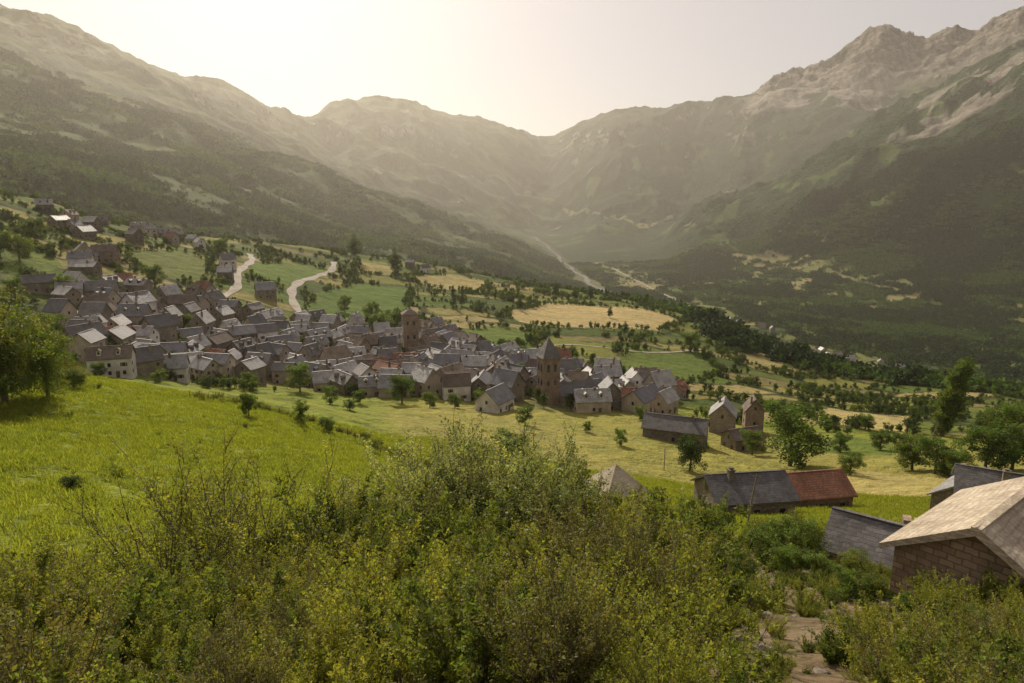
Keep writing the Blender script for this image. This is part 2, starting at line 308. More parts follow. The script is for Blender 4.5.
def simple(name,c1,c2,scale=3,rough=.85,bump=.3,rand=.35,brick=None,spec=.3,bm_=.8):
    m,nt,o=mat(name); L=nt.links.new
    tc=N(nt,'ShaderNodeTexCoord').outputs['Object']
    n=N(nt,'ShaderNodeTexNoise',Scale=scale,Detail=6,Roughness=.65);L(tc,n.inputs['Vector'])
    n2=N(nt,'ShaderNodeTexNoise',Scale=scale*.15,Detail=3);L(tc,n2.inputs['Vector'])
    c=mixc(nt,rampf(nt,n.outputs['Fac'],.3,.7),c1,c2)
    c=mixc(nt,rampf(nt,n2.outputs['Fac'],.4,.7,0,.7),c,(.5,.46,.43),'MULTIPLY')
    oi=N(nt,'ShaderNodeObjectInfo').outputs['Random']
    c=mixc(nt,oi,c,mixc(nt,1.,c,(1-rand,1-rand,1-rand*.9),'MULTIPLY'))
    h=n.outputs['Fac']
    if brick:
        sx=nt.nodes.new('ShaderNodeSeparateXYZ');L(tc,sx.inputs[0]); cb=nt.nodes.new('ShaderNodeCombineXYZ')
        ad=nt.nodes.new('ShaderNodeMath');ad.operation='ADD';L(sx.outputs[0],ad.inputs[0])
        if brick[3]: L(sx.outputs[1],ad.inputs[1])
        L(ad.outputs[0],cb.inputs[0]);L(sx.outputs[2],cb.inputs[1])
        br=N(nt,'ShaderNodeTexBrick',Scale=1.); br.inputs['Brick Width'].default_value=brick[0];br.inputs['Row Height'].default_value=brick[1];br.inputs['Mortar Size'].default_value=brick[2]
        br.inputs['Color1'].default_value=(1,1,1,1);br.inputs['Color2'].default_value=(.5,.5,.5,1);br.inputs['Mortar'].default_value=(.35,.35,.35,1)
        wn=N(nt,'ShaderNodeTexNoise',Scale=1.7,Detail=3);L(tc,wn.inputs['Vector'])
        av=nt.nodes.new('ShaderNodeVectorMath');av.operation='MULTIPLY_ADD';L(wn.outputs['Color'],av.inputs[0]);av.inputs[1].default_value=(.3,.16,0);L(cb.outputs[0],av.inputs[2])
        L(av.outputs[0],br.inputs['Vector']); c=mixc(nt,bm_,c,br.outputs['Color'],'MULTIPLY')
        a2=nt.nodes.new('ShaderNodeMath');a2.operation='ADD';L(h,a2.inputs[0]);L(br.outputs['Color'],a2.inputs[1]);h=a2.outputs[0]
    b=N(nt,'ShaderNodeBsdfPrincipled',Roughness=rough);b.inputs['Specular IOR Level'].default_value=spec;L(c,b.inputs['Base Color'])
    bp=N(nt,'ShaderNodeBump',Strength=bump,Distance=.08);L(h,bp.inputs['Height']);L(bp.outputs[0],b.inputs['Normal']);L(b.outputs[0],o.inputs[0]); return m
M_ter=terrain_mat()
M_bark=simple('bark',(.14,.11,.08),(.24,.2,.16),6,.9,.6)
M_leaf=leaf_mat('tree_leaves',(.12,.165,.028),.42)
M_leafd=leaf_mat('dark_leaves',(.062,.095,.02),.35)
M_far=leaf_mat('conifer_forest_leaves',(.032,.065,.016),.25,.8)
M_far2=leaf_mat('broadleaf_forest_leaves',(.066,.115,.022),.3,.8)
M_shr=leaf_mat('shrub_leaves',(.26,.27,.05),.45)
M_shrb=leaf_mat('green_shrub_leaves',(.145,.18,.035),.42)
M_shrc=leaf_mat('olive_shrub_leaves',(.20,.185,.06),.38)
M_shr2=leaf_mat('pale_shrub_leaves',(.31,.33,.13),.42)
M_grass=leaf_mat('grass_blades',(.26,.29,.045),.5)
SL_L=simple('slate_roof',(.44,.435,.42),(.60,.59,.56),2.5,.5,.5,.7,(.45,.2,.02,0),.5)
SL_D=simple('dark_slate_roof',(.17,.16,.155),(.27,.255,.24),2.5,.55,.5,.45,(.45,.2,.02,0),.4)
TILE_R=simple('red_tile_roof',(.38,.16,.09),(.48,.25,.16),2.5,.8,.6,.35,(.3,.22,.03,0))
TILE_B=simple('brown_tile_roof',(.30,.23,.17),(.42,.34,.27),2.5,.85,.6,.5,(.35,.22,.03,0))
STONE_R=simple('stone_slab_roof',(.50,.41,.30),(.74,.65,.52),5.,.9,1.,.05,(.3,.15,.02,0),.3,.45)
W_ST=simple('rubble_stone_wall',(.32,.27,.20),(.5,.43,.33),2.,.95,.8,.4,(.5,.28,.03,1))
W_WH=simple('white_plaster_wall',(.70,.66,.6),(.78,.75,.7),2,.9,.15,.25)
W_BE=simple('beige_plaster_wall',(.44,.37,.28),(.56,.48,.38),2,.9,.2,.35)
W_BR=simple('brown_stone_wall',(.38,.28,.19),(.52,.40,.29),2.,.95,.8,.2,(.5,.28,.03,1))
M_win=simple('window_glass',(.02,.022,.025),(.03,.03,.035),1,.15,0,.2,spec=.6)
M_wood=simple('old_wood',(.13,.08,.05),(.2,.13,.08),5,.8,.4)
M_frame=simple('window_frame',(.26,.22,.18),(.36,.31,.26),4,.7,.1)
M_road=simple('gravel_track',(.40,.36,.30),(.50,.45,.38),.8,.95,.3)
M_riv=simple('river_gravel_bed',(.19,.185,.17),(.3,.29,.27),.02,.95,.2,spec=.02)
M_rock=simple('limestone',(.22,.18,.14),(.38,.32,.26),2,.95,.9)

nc=len(az)
idx=np.arange(nr*nc).reshape(nr,nc)
Q=np.stack([idx[:-1,:-1],idx[:-1,1:],idx[1:,1:],idx[1:,:-1]],-1).reshape(-1,4)[:, ::-1]
cols=np.concatenate([C,np.ones(X.shape+(1,))],-1)
me=mesh_np('terrain',np.stack([X,Y,Z],-1).reshape(-1,3),Q,4,cols.reshape(-1,4),True)
fa=me.attributes.new('forest','FLOAT','POINT'); fa.data.foreach_set('value',forest.astype(np.float32).ravel())
fa=me.attributes.new('rock','FLOAT','POINT'); fa.data.foreach_set('value',rock.astype(np.float32).ravel())
me.materials.append(M_ter); link(bpy.data.objects.new('terrain',me))
me.update()
if me.polygons[len(me.polygons)//2].normal.z<0: me.flip_normals()
def samp(arr,x,y):
    r=np.maximum(np.hypot(x,y),.31);a=np.arctan2(x,y)
    j=np.clip(np.searchsorted(az,a),0,nc-1);i=np.clip(np.searchsorted(rr,r),0,nr-1)
    return arr[i,j]
print('terrain',time.time()-T0)

# ------------------------------------------------------------ vegetation meshes
def unit(n,g=None):
    v=rng.normal(size=(n,3)); return v/np.linalg.norm(v,axis=1,keepdims=True)
def leaves(cen,size,wid=.55,dirs=None,sv=.35):
    n=len(cen); d=unit(n) if dirs is None else dirs; w=np.cross(d,unit(n)); w/=np.linalg.norm(w,axis=1,keepdims=True)+1e-9
    s=(size*(1+sv*rng.normal(size=n)).clip(.4,1.8))[:,None]
    V=np.stack([cen,cen+d*s*.5+w*s*wid/2,cen+d*s,cen+d*s*.5-w*s*wid/2],1)
    return V.reshape(-1,3),np.arange(4*n).reshape(n,4)
def tubes(segs,n=5):
    ct=[(math.cos(2*math.pi*i/n),math.sin(2*math.pi*i/n)) for i in range(n)]
    P0=np.array([s[0] for s in segs],float);P1=np.array([s[1] for s in segs],float);r0=np.array([s[2] for s in segs]);r1=np.array([s[3] for s in segs])
    d=P1-P0;d/=np.linalg.norm(d,axis=1,keepdims=True)+1e-9
    a=np.cross(d,np.array([.3,.9,.2]));a/=np.linalg.norm(a,axis=1,keepdims=True)+1e-9;b=np.cross(d,a)
    rows=[P0+r0[:,None]*(c*a+s*b) for c,s in ct]+[P1+r1[:,None]*(c*a+s*b) for c,s in ct]
    V=np.stack(rows,1).reshape(-1,3); base=(np.arange(len(segs))*2*n)[:,None]
    q=np.array([(i,(i+1)%n,n+(i+1)%n,n+i) for i in range(n)])
    return V,(base[:,:,None]+q[None]).reshape(-1,4)
def combine(name,tv,tq,lv,lq,lt,lm):
    V=np.concatenate([tv,lv]);Q=np.concatenate([tq,lq+len(tv)])
    col=np.ones((len(V),4));col[len(tv):,:3]=np.repeat(lt,4,axis=0)
    me=mesh_np(name,V,Q,4,col); me.materials.append(M_bark);me.materials.append(lm)
    mi=np.zeros(len(Q),np.int32);mi[len(tq):]=1;me.polygons.foreach_set('material_index',mi);return me
def tree(name,seed,kind='round',nl=7000,leaf=.3,lm=None,ncl=60,tree_h=10.):
    global rng; rng=np.random.default_rng(seed); h=tree_h
    if kind=='round': c0=np.array([0,0,h*.52]);rad=np.array([h*.36,h*.36,h*.46])
    elif kind=='poplar': c0=np.array([0,0,h*.53]);rad=np.array([h*.10,h*.10,h*.47])
    else: c0=np.array([0,0,h*.55]);rad=np.array([h*.27,h*.27,h*.45])
    d=unit(ncl);q=rng.random(ncl)**.45; cen=c0+d*rad*q[:,None]*(.8+.35*rng.random((ncl,1)))
    if kind=='cone':
        z=rng.random(ncl)**1.3; t=rng.random(ncl)*6.28; rr_=h*.2*(1-z)*np.sqrt(rng.random(ncl)); cen=np.stack([rr_*np.cos(t),rr_*np.sin(t),h*(.12+.82*z)],1)
    cr=(h*(.07+.06*rng.random(ncl)))
    if kind in('poplar','cone'): cr*=.5
    wts=cr**2; k=rng.choice(ncl,nl,p=wts/wts.sum())
    off=unit(nl)*(rng.random(nl)**.4)[:,None]*cr[k][:,None]*np.array([1,1,.8])
    pos=cen[k]+off
    tc=.65+.7*rng.random(ncl); hue=rng.normal(size=ncl)*.1
    tl=(tc[k]*(.8+.4*rng.random(nl)))[:,None]*np.stack([1+hue[k]+.12*rng.normal(size=nl),np.ones(nl),1+0*hue[k]],1)
    lv,lq=leaves(pos,leaf,.6)
    segs=[((0,0,-.6),(0.1,0,h*.3),h*.028,h*.02),((.1,0,h*.3),(0,.1,h*.72),h*.02,h*.007)]
    for i in range(min(ncl,16)):
        z=h*(.2+.4*rng.random()); m=(np.array([0,0,z])+cen[i])/2+np.array([0,0,h*.03]); segs+= [((0.03,0,z),m,h*.009,h*.006),(m,cen[i],h*.006,h*.002)]
    tv,tq=tubes(segs,6); return combine(name,tv,tq,lv,lq,tl.clip(.2,2),lm or M_leaf)
def shrub(name,seed,h=2.,stems=34,tw=16,lp=40,leaf=.05,lm=None,spread=.5,airy=1.,twl=1.):
    global rng; rng=np.random.default_rng(seed)
    t=rng.random(stems)*6.28; tilt=spread*np.sqrt(rng.random(stems)); Ls=h*(.5+.6*rng.random(stems))
    base=np.stack([np.cos(t),np.sin(t),0*t],1)*(.12*h*rng.random((stems,1))); base[:,2]=-.15
    out=np.stack([np.cos(t)*np.sin(tilt*1.6),np.sin(t)*np.sin(tilt*1.6),np.cos(tilt*1.6)],1)
    def sp(i,s):
        return base[i]+out[i]*(Ls[i]*s)[...,None]+np.array([0,0,1])*(Ls[i]*.18*s*s)[...,None]
    segs=[]
    for i in range(stems):
        ii=np.array([i]*5); ps=sp(ii,np.linspace(0,1,5)); ps+=rng.normal(size=ps.shape)*.02*h*np.linspace(0,1,5)[:,None]
        for a in range(4): segs.append((ps[a],ps[a+1],h*.009*(1-.22*a),h*.009*(1-.22*(a+1))))
    n=stems*tw; si=np.repeat(np.arange(stems),tw); s=.22+.8*rng.random(n)**.8
    o=sp(si,s); d=out[si]*.7+unit(n)*.75+np.array([0,0,.75]); d/=np.linalg.norm(d,axis=1,keepdims=True)
    tl_=h*(.10+.16*rng.random(n))*(1.25-.5*s)*twl
    for q in range(0,n,2): segs.append((o[q],o[q]+d[q]*tl_[q],h*.0028,h*.001))
    m=n*lp; k=np.repeat(np.arange(n),lp); f=.1+.95*rng.random(m)
    pos=o[k]+d[k]*(tl_[k]*f)[:,None]+rng.normal(size=(m,3))*h*.014*airy
    dl=d[k]*.6+unit(m); dl/=np.linalg.norm(dl,axis=1,keepdims=True)
    st=(.7+.55*rng.random(stems))[si]
    tt=(st*(.7+.55*rng.random(n)))[k]*(.85+.3*rng.random(m)); hu=(rng.normal(size=n)*.06)[k]
    tl=tt[:,None]*np.stack([1+hu+.06*rng.normal(size=m),np.ones(m),np.ones(m)],1)
    lv,lq=leaves(pos,leaf,.52,dl); tv,tq=tubes(segs,4)
    return combine(name,tv,tq,lv,lq,tl.clip(.25,1.9),lm or M_shr)
TR=[tree('deciduous_tree_mesh',100+i,'round',7500,.30,M_leafd if i==2 else M_leaf,48) for i in range(5)]
TO=[tree('tall_tree_mesh',120+i,'oval',6500,.28,M_leafd) for i in range(2)]
TP=[tree('poplar_mesh',130+i,'poplar',8000,.22,M_leaf,110) for i in range(2)]
TC=[tree('conifer_mesh',140+i,'cone',4000,.25,M_leafd,120) for i in range(2)]
TL=tree('lush_tree_mesh',151,'round',16000,.2,M_shrb,90)
FORE=[shrub('shrub_mesh',200,2.,40,16,22,.07,M_shr),shrub('shrub_mesh',201,2.,40,16,22,.065,M_shr,.6),shrub('shrub_mesh',202,2.,36,14,20,.085,M_shrb,.6),
      shrub('shrub_mesh',203,2.,50,14,20,.055,M_shrc,.45,.6,1.5),shrub('shrub_mesh',204,2.,30,14,18,.1,M_shrb,.65,1.3),shrub('shrub_mesh',205,2.,26,14,24,.06,M_shr,.7,.7,1.6)]
FORE2=[shrub('willow_shrub_mesh',220+i,5.,64,22,24,.11,M_shr2,.42,.8,1.4) for i in range(2)]
FORE3=[shrub('airy_shrub_mesh',230+i,4.,26,16,20,.08,M_shr,.6,1.,1.3) for i in range(2)]
def coll(name,meshes):
    c=bpy.data.collections.new(name)
    for i,m in enumerate(meshes): c.objects.link(bpy.data.objects.new(name+'_item',m))
    return c
def forest_clump(seed,con_p,mt_,n=44,lf=2.7):
    global rng; rng=np.random.default_rng(seed)
    P_=[];nt_=7
    for i in range(nt_):
        c=np.array([rng.normal()*8,rng.normal()*8,0]);hh=7+6*rng.random();w=2.2+1.8*rng.random()
        z=rng.random(n); con=rng.random()<con_p
        rad=w*((1-z)+.15 if con else np.sqrt(np.clip(1-(2*z-1)**2,.05,1)))
        t=rng.random(n)*6.28
        P_.append(c+np.stack([rad*np.cos(t),rad*np.sin(t),hh*(.15+.85*z)*(1.2 if con else .9)],1))
    pos=np.concatenate(P_);m=len(pos);lv,lq=leaves(pos,lf,.8)
    tl=np.repeat(.55+.9*rng.random(nt_),n)[:,None]*(.75+.5*rng.random((m,1)))*np.ones((1,3))
    me=mesh_np('forest_clump_mesh',lv,lq,4,np.concatenate([np.repeat(tl,4,axis=0),np.ones((4*m,1))],1));me.materials.append(mt_);return me
def tuft(seed):
    global rng; rng=np.random.default_rng(seed); n=60
    b=np.stack([rng.normal(size=n)*.35,rng.normal(size=n)*.35,np.zeros(n)-.03],1); d=unit(n)*.5+np.array([0,0,1]);d/=np.linalg.norm(d,axis=1,keepdims=True)
    lv,lq=leaves(b,.30,.12,d); tl=(.6+.7*rng.random((n,1)))*np.array([[1,1,1]])
    me=mesh_np('grass_tuft_mesh',lv,lq,4,np.concatenate([np.repeat(tl,4,axis=0),np.ones((4*n,1))],1));me.materials.append(M_grass);return me
def scatter(name,x,y,scl,col,sink=.0,zs=None):
    n=len(x); z=hgt(x,y)-sink
    me=bpy.data.meshes.new(name); me.vertices.add(n); me.vertices.foreach_set('co',np.stack([x,y,z],1).astype(np.float32).ravel())
    a=me.attributes.new('scl','FLOAT','POINT');a.data.foreach_set('value',np.asarray(scl,np.float32))
    r=np.random.default_rng(n); a=me.attributes.new('rot','FLOAT','POINT');a.data.foreach_set('value',(r.random(n)*6.28).astype(np.float32))
    ob=link(bpy.data.objects.new(name,me)); g=bpy.data.node_groups.new(name,'GeometryNodeTree')
    g.interface.new_socket('Geometry',in_out='INPUT',socket_type='NodeSocketGeometry');g.interface.new_socket('Geometry',in_out='OUTPUT',socket_type='NodeSocketGeometry')
    L=g.links.new; i=g.nodes.new('NodeGroupInput');o=g.nodes.new('NodeGroupOutput')
    ip=g.nodes.new('GeometryNodeInstanceOnPoints'); ci=g.nodes.new('GeometryNodeCollectionInfo')
    ci.inputs['Collection'].default_value=col;ci.inputs['Separate Children'].default_value=True;ci.inputs['Reset Children'].default_value=True
    def at(nm):
        q=g.nodes.new('GeometryNodeInputNamedAttribute');q.data_type='FLOAT';q.inputs['Name'].default_value=nm;return [s for s in q.outputs if s.enabled][0]
    cx=g.nodes.new('ShaderNodeCombineXYZ');L(at('rot'),cx.inputs[2])
    sc=g.nodes.new('ShaderNodeCombineXYZ'); s=at('scl')
    for q in range(3): L(s,sc.inputs[q])
    L(i.outputs[0],ip.inputs['Points']);L(ci.outputs[0],ip.inputs['Instance']);ip.inputs['Pick Instance'].default_value=True
    L(cx.outputs[0],ip.inputs['Rotation']);L(sc.outputs[0],ip.inputs['Scale']);L(ip.outputs[0],o.inputs[0])
    md=ob.modifiers.new('scatter','NODES');md.node_group=g; return ob
def polar(n,r0,r1,a0,a1,seed):
    r=np.random.default_rng(seed); R_=np.sqrt(r.random(n)*(r1*r1-r0*r0)+r0*r0); a=np.radians(a0+(a1-a0)*r.random(n)); return R_*np.sin(a),R_*np.cos(a),r
x,y,q=polar(130000,560,3700,-42,42,1); p=samp(forest,x,y); R_=np.hypot(x,y)
k=(q.random(len(x))<p*np.where(R_<1300,1.,.62)*np.where(x<0,.75,1))&(p>.1); x=x[k];y=y[k]
t_=fbm(x/260,y/260,4,55)+.25*q.random(len(x))-.12; cf=t_<.02
scatter('conifer_forest',x[cf],y[cf],.55+.65*q.random(cf.sum()),coll('conifer_forest_source',[forest_clump(300+i,.8,M_far) for i in range(4)]),1.0)
scatter('broadleaf_forest',x[~cf],y[~cf],.5+.6*q.random((~cf).sum()),coll('broadleaf_forest_source',[forest_clump(310+i,.1,M_far2) for i in range(4)]),1.0)
print('forest',len(x))
x,y,q=polar(26000,900,3800,-42,42,2); p=samp(forest,x,y)
k=(p<.3)&(fbm(x/120,y/120,3,5)>-.05)&(q.random(len(x))<.45)&(dline(x,y,RIV)>50)&(dline(x,y,VROAD)>18)&(dham(x,y)>26); x=x[k];y=y[k]
scatter('slope_scrub',x,y,.3+.3*q.random(len(x)),coll('scrub_source',[forest_clump(320+i,.2,M_far2) for i in range(3)]),.6)
low=[tree('hedge_tree_mesh',160+i,['round','oval','round'][i%3],1500,.55,M_leafd if i%2==0 else M_leaf,36) for i in range(5)]
x,y,q=polar(120000,255,960,-44,44,3); e=samp(edge,x,y); cl=samp(clear,x,y)+samp(vm,x,y); nn=fbm(x/40,y/40,3,9)
k=(cl<.5)&(dline(x,y,ROAD1)>6)&(dline(x,y,ROAD2)>6)&(((e>.5)&(nn>-.14)&(q.random(len(x))<.45))|((fbm(x/90,y/90,3,19)>.26)&(nn>-.1)&(q.random(len(x))<.4)))
x=x[k];y=y[k]; scatter('hedgerow_trees',x,y,.2+.42*q.random(len(x))**1.6,coll('hedge_source',low),.2); print('hedge',len(x))
def shrubs():
    x,y,q=polar(2400,4.6,48,-46,46,4); keep=[]
    g1=fbm(x/3.2,y/3.2,2,88)
    for i in range(len(x)):
        r=math.hypot(x[i],y[i]);a=math.degrees(math.atan2(x[i],y[i]))
        if a<-17 and r>18+3*math.sin(a): continue
        if -17<=a<-6 and r>30: continue
        if 16<a<31 and r<44 and g1[i]<(.3 if r>9 else .1): continue
        if a>=31 and ((r>15 and g1[i]<.1) or r>30): continue
        if -6<=a<=16 and r>44: continue
        h=min(.15*r+.25,2.9 if a>-17 else 1.7)*(.55+.75*q.random())
        if 16<a<31: h=min(h,1.)
        if a>=31: h=min(h,1.35)
        d=.42*h+.22
        if any((x[i]-X0)**2+(y[i]-Y0)**2<(.54*(d+D0))**2 for X0,Y0,H0,D0 in keep): continue
        keep.append((x[i],y[i],h,d))
    return np.array(keep)
S=shrubs(); print('shrubs',len(S))
scatter('foreground_shrubs',S[:,0],S[:,1],S[:,2]/2.2,coll('shrub_source',FORE),.1)
x,y,q=polar(60000,18,130,-44,44,6);R_=np.hypot(x,y);a=np.degrees(np.arctan2(x,y));k=(q.random(len(x))<.65)&(fbm(x/5,y/5,3,8)>-.4)&~((a>12)&(a<40)&(R_<58)); x=x[k];y=y[k]
scatter('meadow_grass',x,y,.4+.8*q.random(len(x)),coll('grass_source',[tuft(400+i) for i in range(4)]),0)
x,y,q=polar(900,5,55,13,42,16); scatter('slope_herbs',x,y,.06+.2*q.random(len(x))**2,coll('herb_source',FORE),.03)
x,y,q=polar(320,34,125,-44,8,26); k=fbm(x/14,y/14,3,28)>.0; x=x[k];y=y[k]; scatter('meadow_weeds',x,y,.1+.35*q.random(len(x))**3,coll('weed_source',FORE),.05)
def stone(seed):
    bm=bmesh.new();bmesh.ops.create_icosphere(bm,subdivisions=2,radius=.5);r=random.Random(seed);o=[r.random()*9 for _ in range(3)]
    for v in bm.verts: v.co*=1+.6*noise.noise(v.co*2+Vector(o)); v.co.z*=.6
    me=bpy.data.meshes.new('stone_mesh');bm.to_mesh(me);bm.free();me.materials.append(M_rock);return me
STN=coll('stone_source',[stone(i) for i in range(4)])
x,y,q=polar(2600,5,55,12,40,7); scatter('loose_stones',x,y,.05+.35*q.random(len(x))**5,STN,.02)

def place(name,me,x,y,h,base=10.,tilt=0,rz=None,wide=1.):
    ob=link(bpy.data.objects.new(name,me)); s=h/base; ob.scale=(s*wide,s*wide,s); ob.location=(x,y,float(hgt(x,y))-.1); ob.rotation_euler=(tilt*.6,tilt,random.random()*6.28 if rz is None else rz); return ob
def tr(name,me,u,vb,vt,wide=1.,base=10.,tilt=0,rz=None):
    x,y,z,r=hit(u,vb); h=r*sight(u,vt)[1]-z; return place(name,me,x,y,h,base,tilt,rz,wide)
tr('deciduous_tree',TR[0],790,466,399,1.25);tr('deciduous_tree',TR[1],752,455,428,1.2);tr('deciduous_tree',TR[2],690,470,430)
tr('poplar_tree',TP[0],934,436,356,1.0,tilt=.18,rz=0);tr('poplar_tree',TP[1],941,436,352,.9,tilt=.16,rz=0)
for u,b,t,w in((912,470,432,1.3),(935,474,434,1.3),(985,470,422,1.3),(1012,470,420,1.3),(1020,452,402,1.2),(900,452,430,1.2),(955,478,445,1.3),(880,450,428,1.2),(840,452,432,1.3),(850,475,450,1.2),(865,430,412,1.3),(1018,424,400,1.3),(1000,440,400,1.1)):
    tr('deciduous_tree',TR[(int(u)*7)%5],u,b,t,w)
for u,b,t in((300,392,360),(402,404,372),(430,408,390),(455,408,392),(212,382,362),(100,378,360),(330,404,384),(360,404,388),(60,380,350),(160,384,368),(525,425,404),(588,432,420),(620,445,428),(690,352,330),(640,420,405),(250,388,370),(480,408,390),(190,330,312),(285,345,328),(520,378,362),(360,352,338)):
    tr('deciduous_tree',TR[(u*3)%5],u,b,t,1.15)
tr('deciduous_tree',TR[1],249,417,390,.9);tr('deciduous_tree',TR[3],301,424,398,.9);tr('bush',TR[0],327,432,415,1.2);tr('bush',TR[2],73,490,470,1.3);tr('bush',TR[4],350,410,398,1.5)
tr('lush_tree',TL,5,402,285,1.1);tr('lush_tree',TL,48,398,318,.9);tr('lush_tree',TL,-30,420,290);tr('bush',TL,75,388,362,1.4)
for u,b,t in((453,308,284),(462,306,286),(556,296,282),(575,302,288),(355,262,236),(395,275,250),(340,275,262),(590,300,286),(610,318,306),(625,336,322),(480,312,300),(520,310,298)):
    tr('tall_tree',TO[u%2] if u%3 else TC[u%2],u,b,t,.9)
for u,b,t,w in((380,338,310,1.2),(372,322,300,1.),(395,334,308,1.),(345,312,294,1.),(155,288,262,1.2),(20,262,232,1.2),(0,258,228,1.2),(35,240,215,1.2),(222,256,236,1.1),(15,300,275,1.1),(68,300,272,1.1),(115,300,280,1.1),(55,345,310,1.1),(30,355,322,1.2)):
    tr('deciduous_tree',TR[(int(u)*5)%5],u,b,t,w)
for u,b,t in((775,565,516),(800,562,508),(830,560,522),(760,552,516),(852,580,545),(872,600,568),(905,612,590),(945,625,600),(975,630,600),(1012,632,600),(715,540,508),(690,525,493),(740,585,550),(845,600,565),(785,575,540),(815,580,548),(858,598,570)):
    tr('hazel_bush',TR[(u*3)%5] if u%2 else TL,u,b,t,1.3)
for u,b,t,m,nm in((470,565,442,FORE2[0],'willow_shrub'),(520,570,458,FORE2[1],'willow_shrub'),(420,570,472,FORE2[1],'willow_shrub'),(565,565,485,FORE2[0],'willow_shrub'),
   (215,590,450,FORE3[0],'airy_shrub'),(290,590,462,FORE3[1],'airy_shrub'),(165,600,478,FORE3[1],'airy_shrub'),(250,600,470,FORE3[1],'airy_shrub'),(350,590,500,FORE3[0],'airy_shrub'),(650,570,505,FORE[0],'shrub'),(610,575,500,FORE[1],'shrub'),(690,580,520,FORE[2],'shrub')):
    x,y,z,r=hit(u,b); h=r*sight(u,t)[1]-z
    place(nm,m,x,y,h,{'willow_shrub':5.6,'airy_shrub':4.4,'shrub':2.2}[nm],0,None,1.15)
tr('deciduous_tree',TR[1],510,472,430,1.4);tr('deciduous_tree',TR[3],470,470,445,1.2)
print('veg',time.time()-T0)

# ------------------------------------------------------------ buildings
class MB:
    def __init__(s): s.v=[];s.f=[];s.m=[]
    def add(s,vs,fs,m=0):
        k=len(s.v);s.v+=vs
        for f in fs: s.f.append(tuple(k+i for i in f));s.m.append(m)
    def box(s,c,d,m=0):
        x,y,z=c;a,b,h=d[0]/2,d[1]/2,d[2]/2
        s.add([(x-a,y-b,z-h),(x+a,y-b,z-h),(x+a,y+b,z-h),(x-a,y+b,z-h),(x-a,y-b,z+h),(x+a,y-b,z+h),(x+a,y+b,z+h),(x-a,y+b,z+h)],
          [(0,3,2,1),(4,5,6,7),(0,1,5,4),(1,2,6,5),(2,3,7,6),(3,0,4,7)],m)
    def ext(s,prof,x0,x1,m=0):
        n=len(prof); vs=[(x0,y,z) for y,z in prof]+[(x1,y,z) for y,z in prof]
        s.add(vs,[tuple(range(n)),tuple(range(2*n-1,n-1,-1))]+[((i+1)%n,i,n+i,n+(i+1)%n) for i in range(n)],m)
    def pyr(s,c,w,d,h,m=0):
        x,y,z=c;s.add([(x-w/2,y-d/2,z),(x+w/2,y-d/2,z),(x+w/2,y+d/2,z),(x-w/2,y+d/2,z),(x,y,z+h)],[(0,3,2,1),(0,1,4),(1,2,4),(2,3,4),(3,0,4)],m)
    def build(s,name,mats,par,loc=(0,0,0)):
        if not s.v: return
        me=bpy.data.meshes.new(name);me.from_pydata(s.v,[],s.f)
        for q in mats: me.materials.append(q)
        me.polygons.foreach_set('material_index',s.m); me.update()
        o=link(bpy.data.objects.new(name,me));o.parent=par;o.location=loc;return o
def empty(name,x,y,z,rot):
    e=link(bpy.data.objects.new(name,None));e.location=(x,y,z);e.rotation_euler=(0,0,rot);e.empty_display_size=1;return e
def windows(b,L,W,H,rd,dens=1.):
    fl=max(1,int(H/2.7))
    for side in(-1,1):
        n=max(1,int(L/3.4*dens))
        for k in range(fl):
            for i in range(n):
                if rd.random()<.3: continue
                x=-L/2+(i+.5)*L/n; z=1.5+2.6*k
                if z+.8>H: continue
                b.box((x,side*(W/2+.01),z),(1.0,.10,1.3),1);b.box((x,side*(W/2+.025),z),(.84,.12,1.14),0)
                if rd.random()<.35:
                    for q in(-1,1): b.box((x+q*.78,side*(W/2+.03),z),(.45,.07,1.2),2)
        n=max(1,int(W/3.4*dens))
        for k in range(fl+1):
            for i in range(n if k<fl else 1):
                if rd.random()<.3: continue
                y=-W/2+(i+.5)*W/n if k<fl else 0; z=1.5+2.6*k
                if k==fl and z>H+W*.22: continue
                b.box((side*(L/2+.01),y,z),(.10,.95,1.25),1);b.box((side*(L/2+.025),y,z),(.12,.8,1.1),0)
    b.box((L*.18,-(W/2+.04),1.0),(1.1,.16,2.1),2); b.box((-L*.2,(W/2+.04),1.0),(1.1,.16,2.1),2)
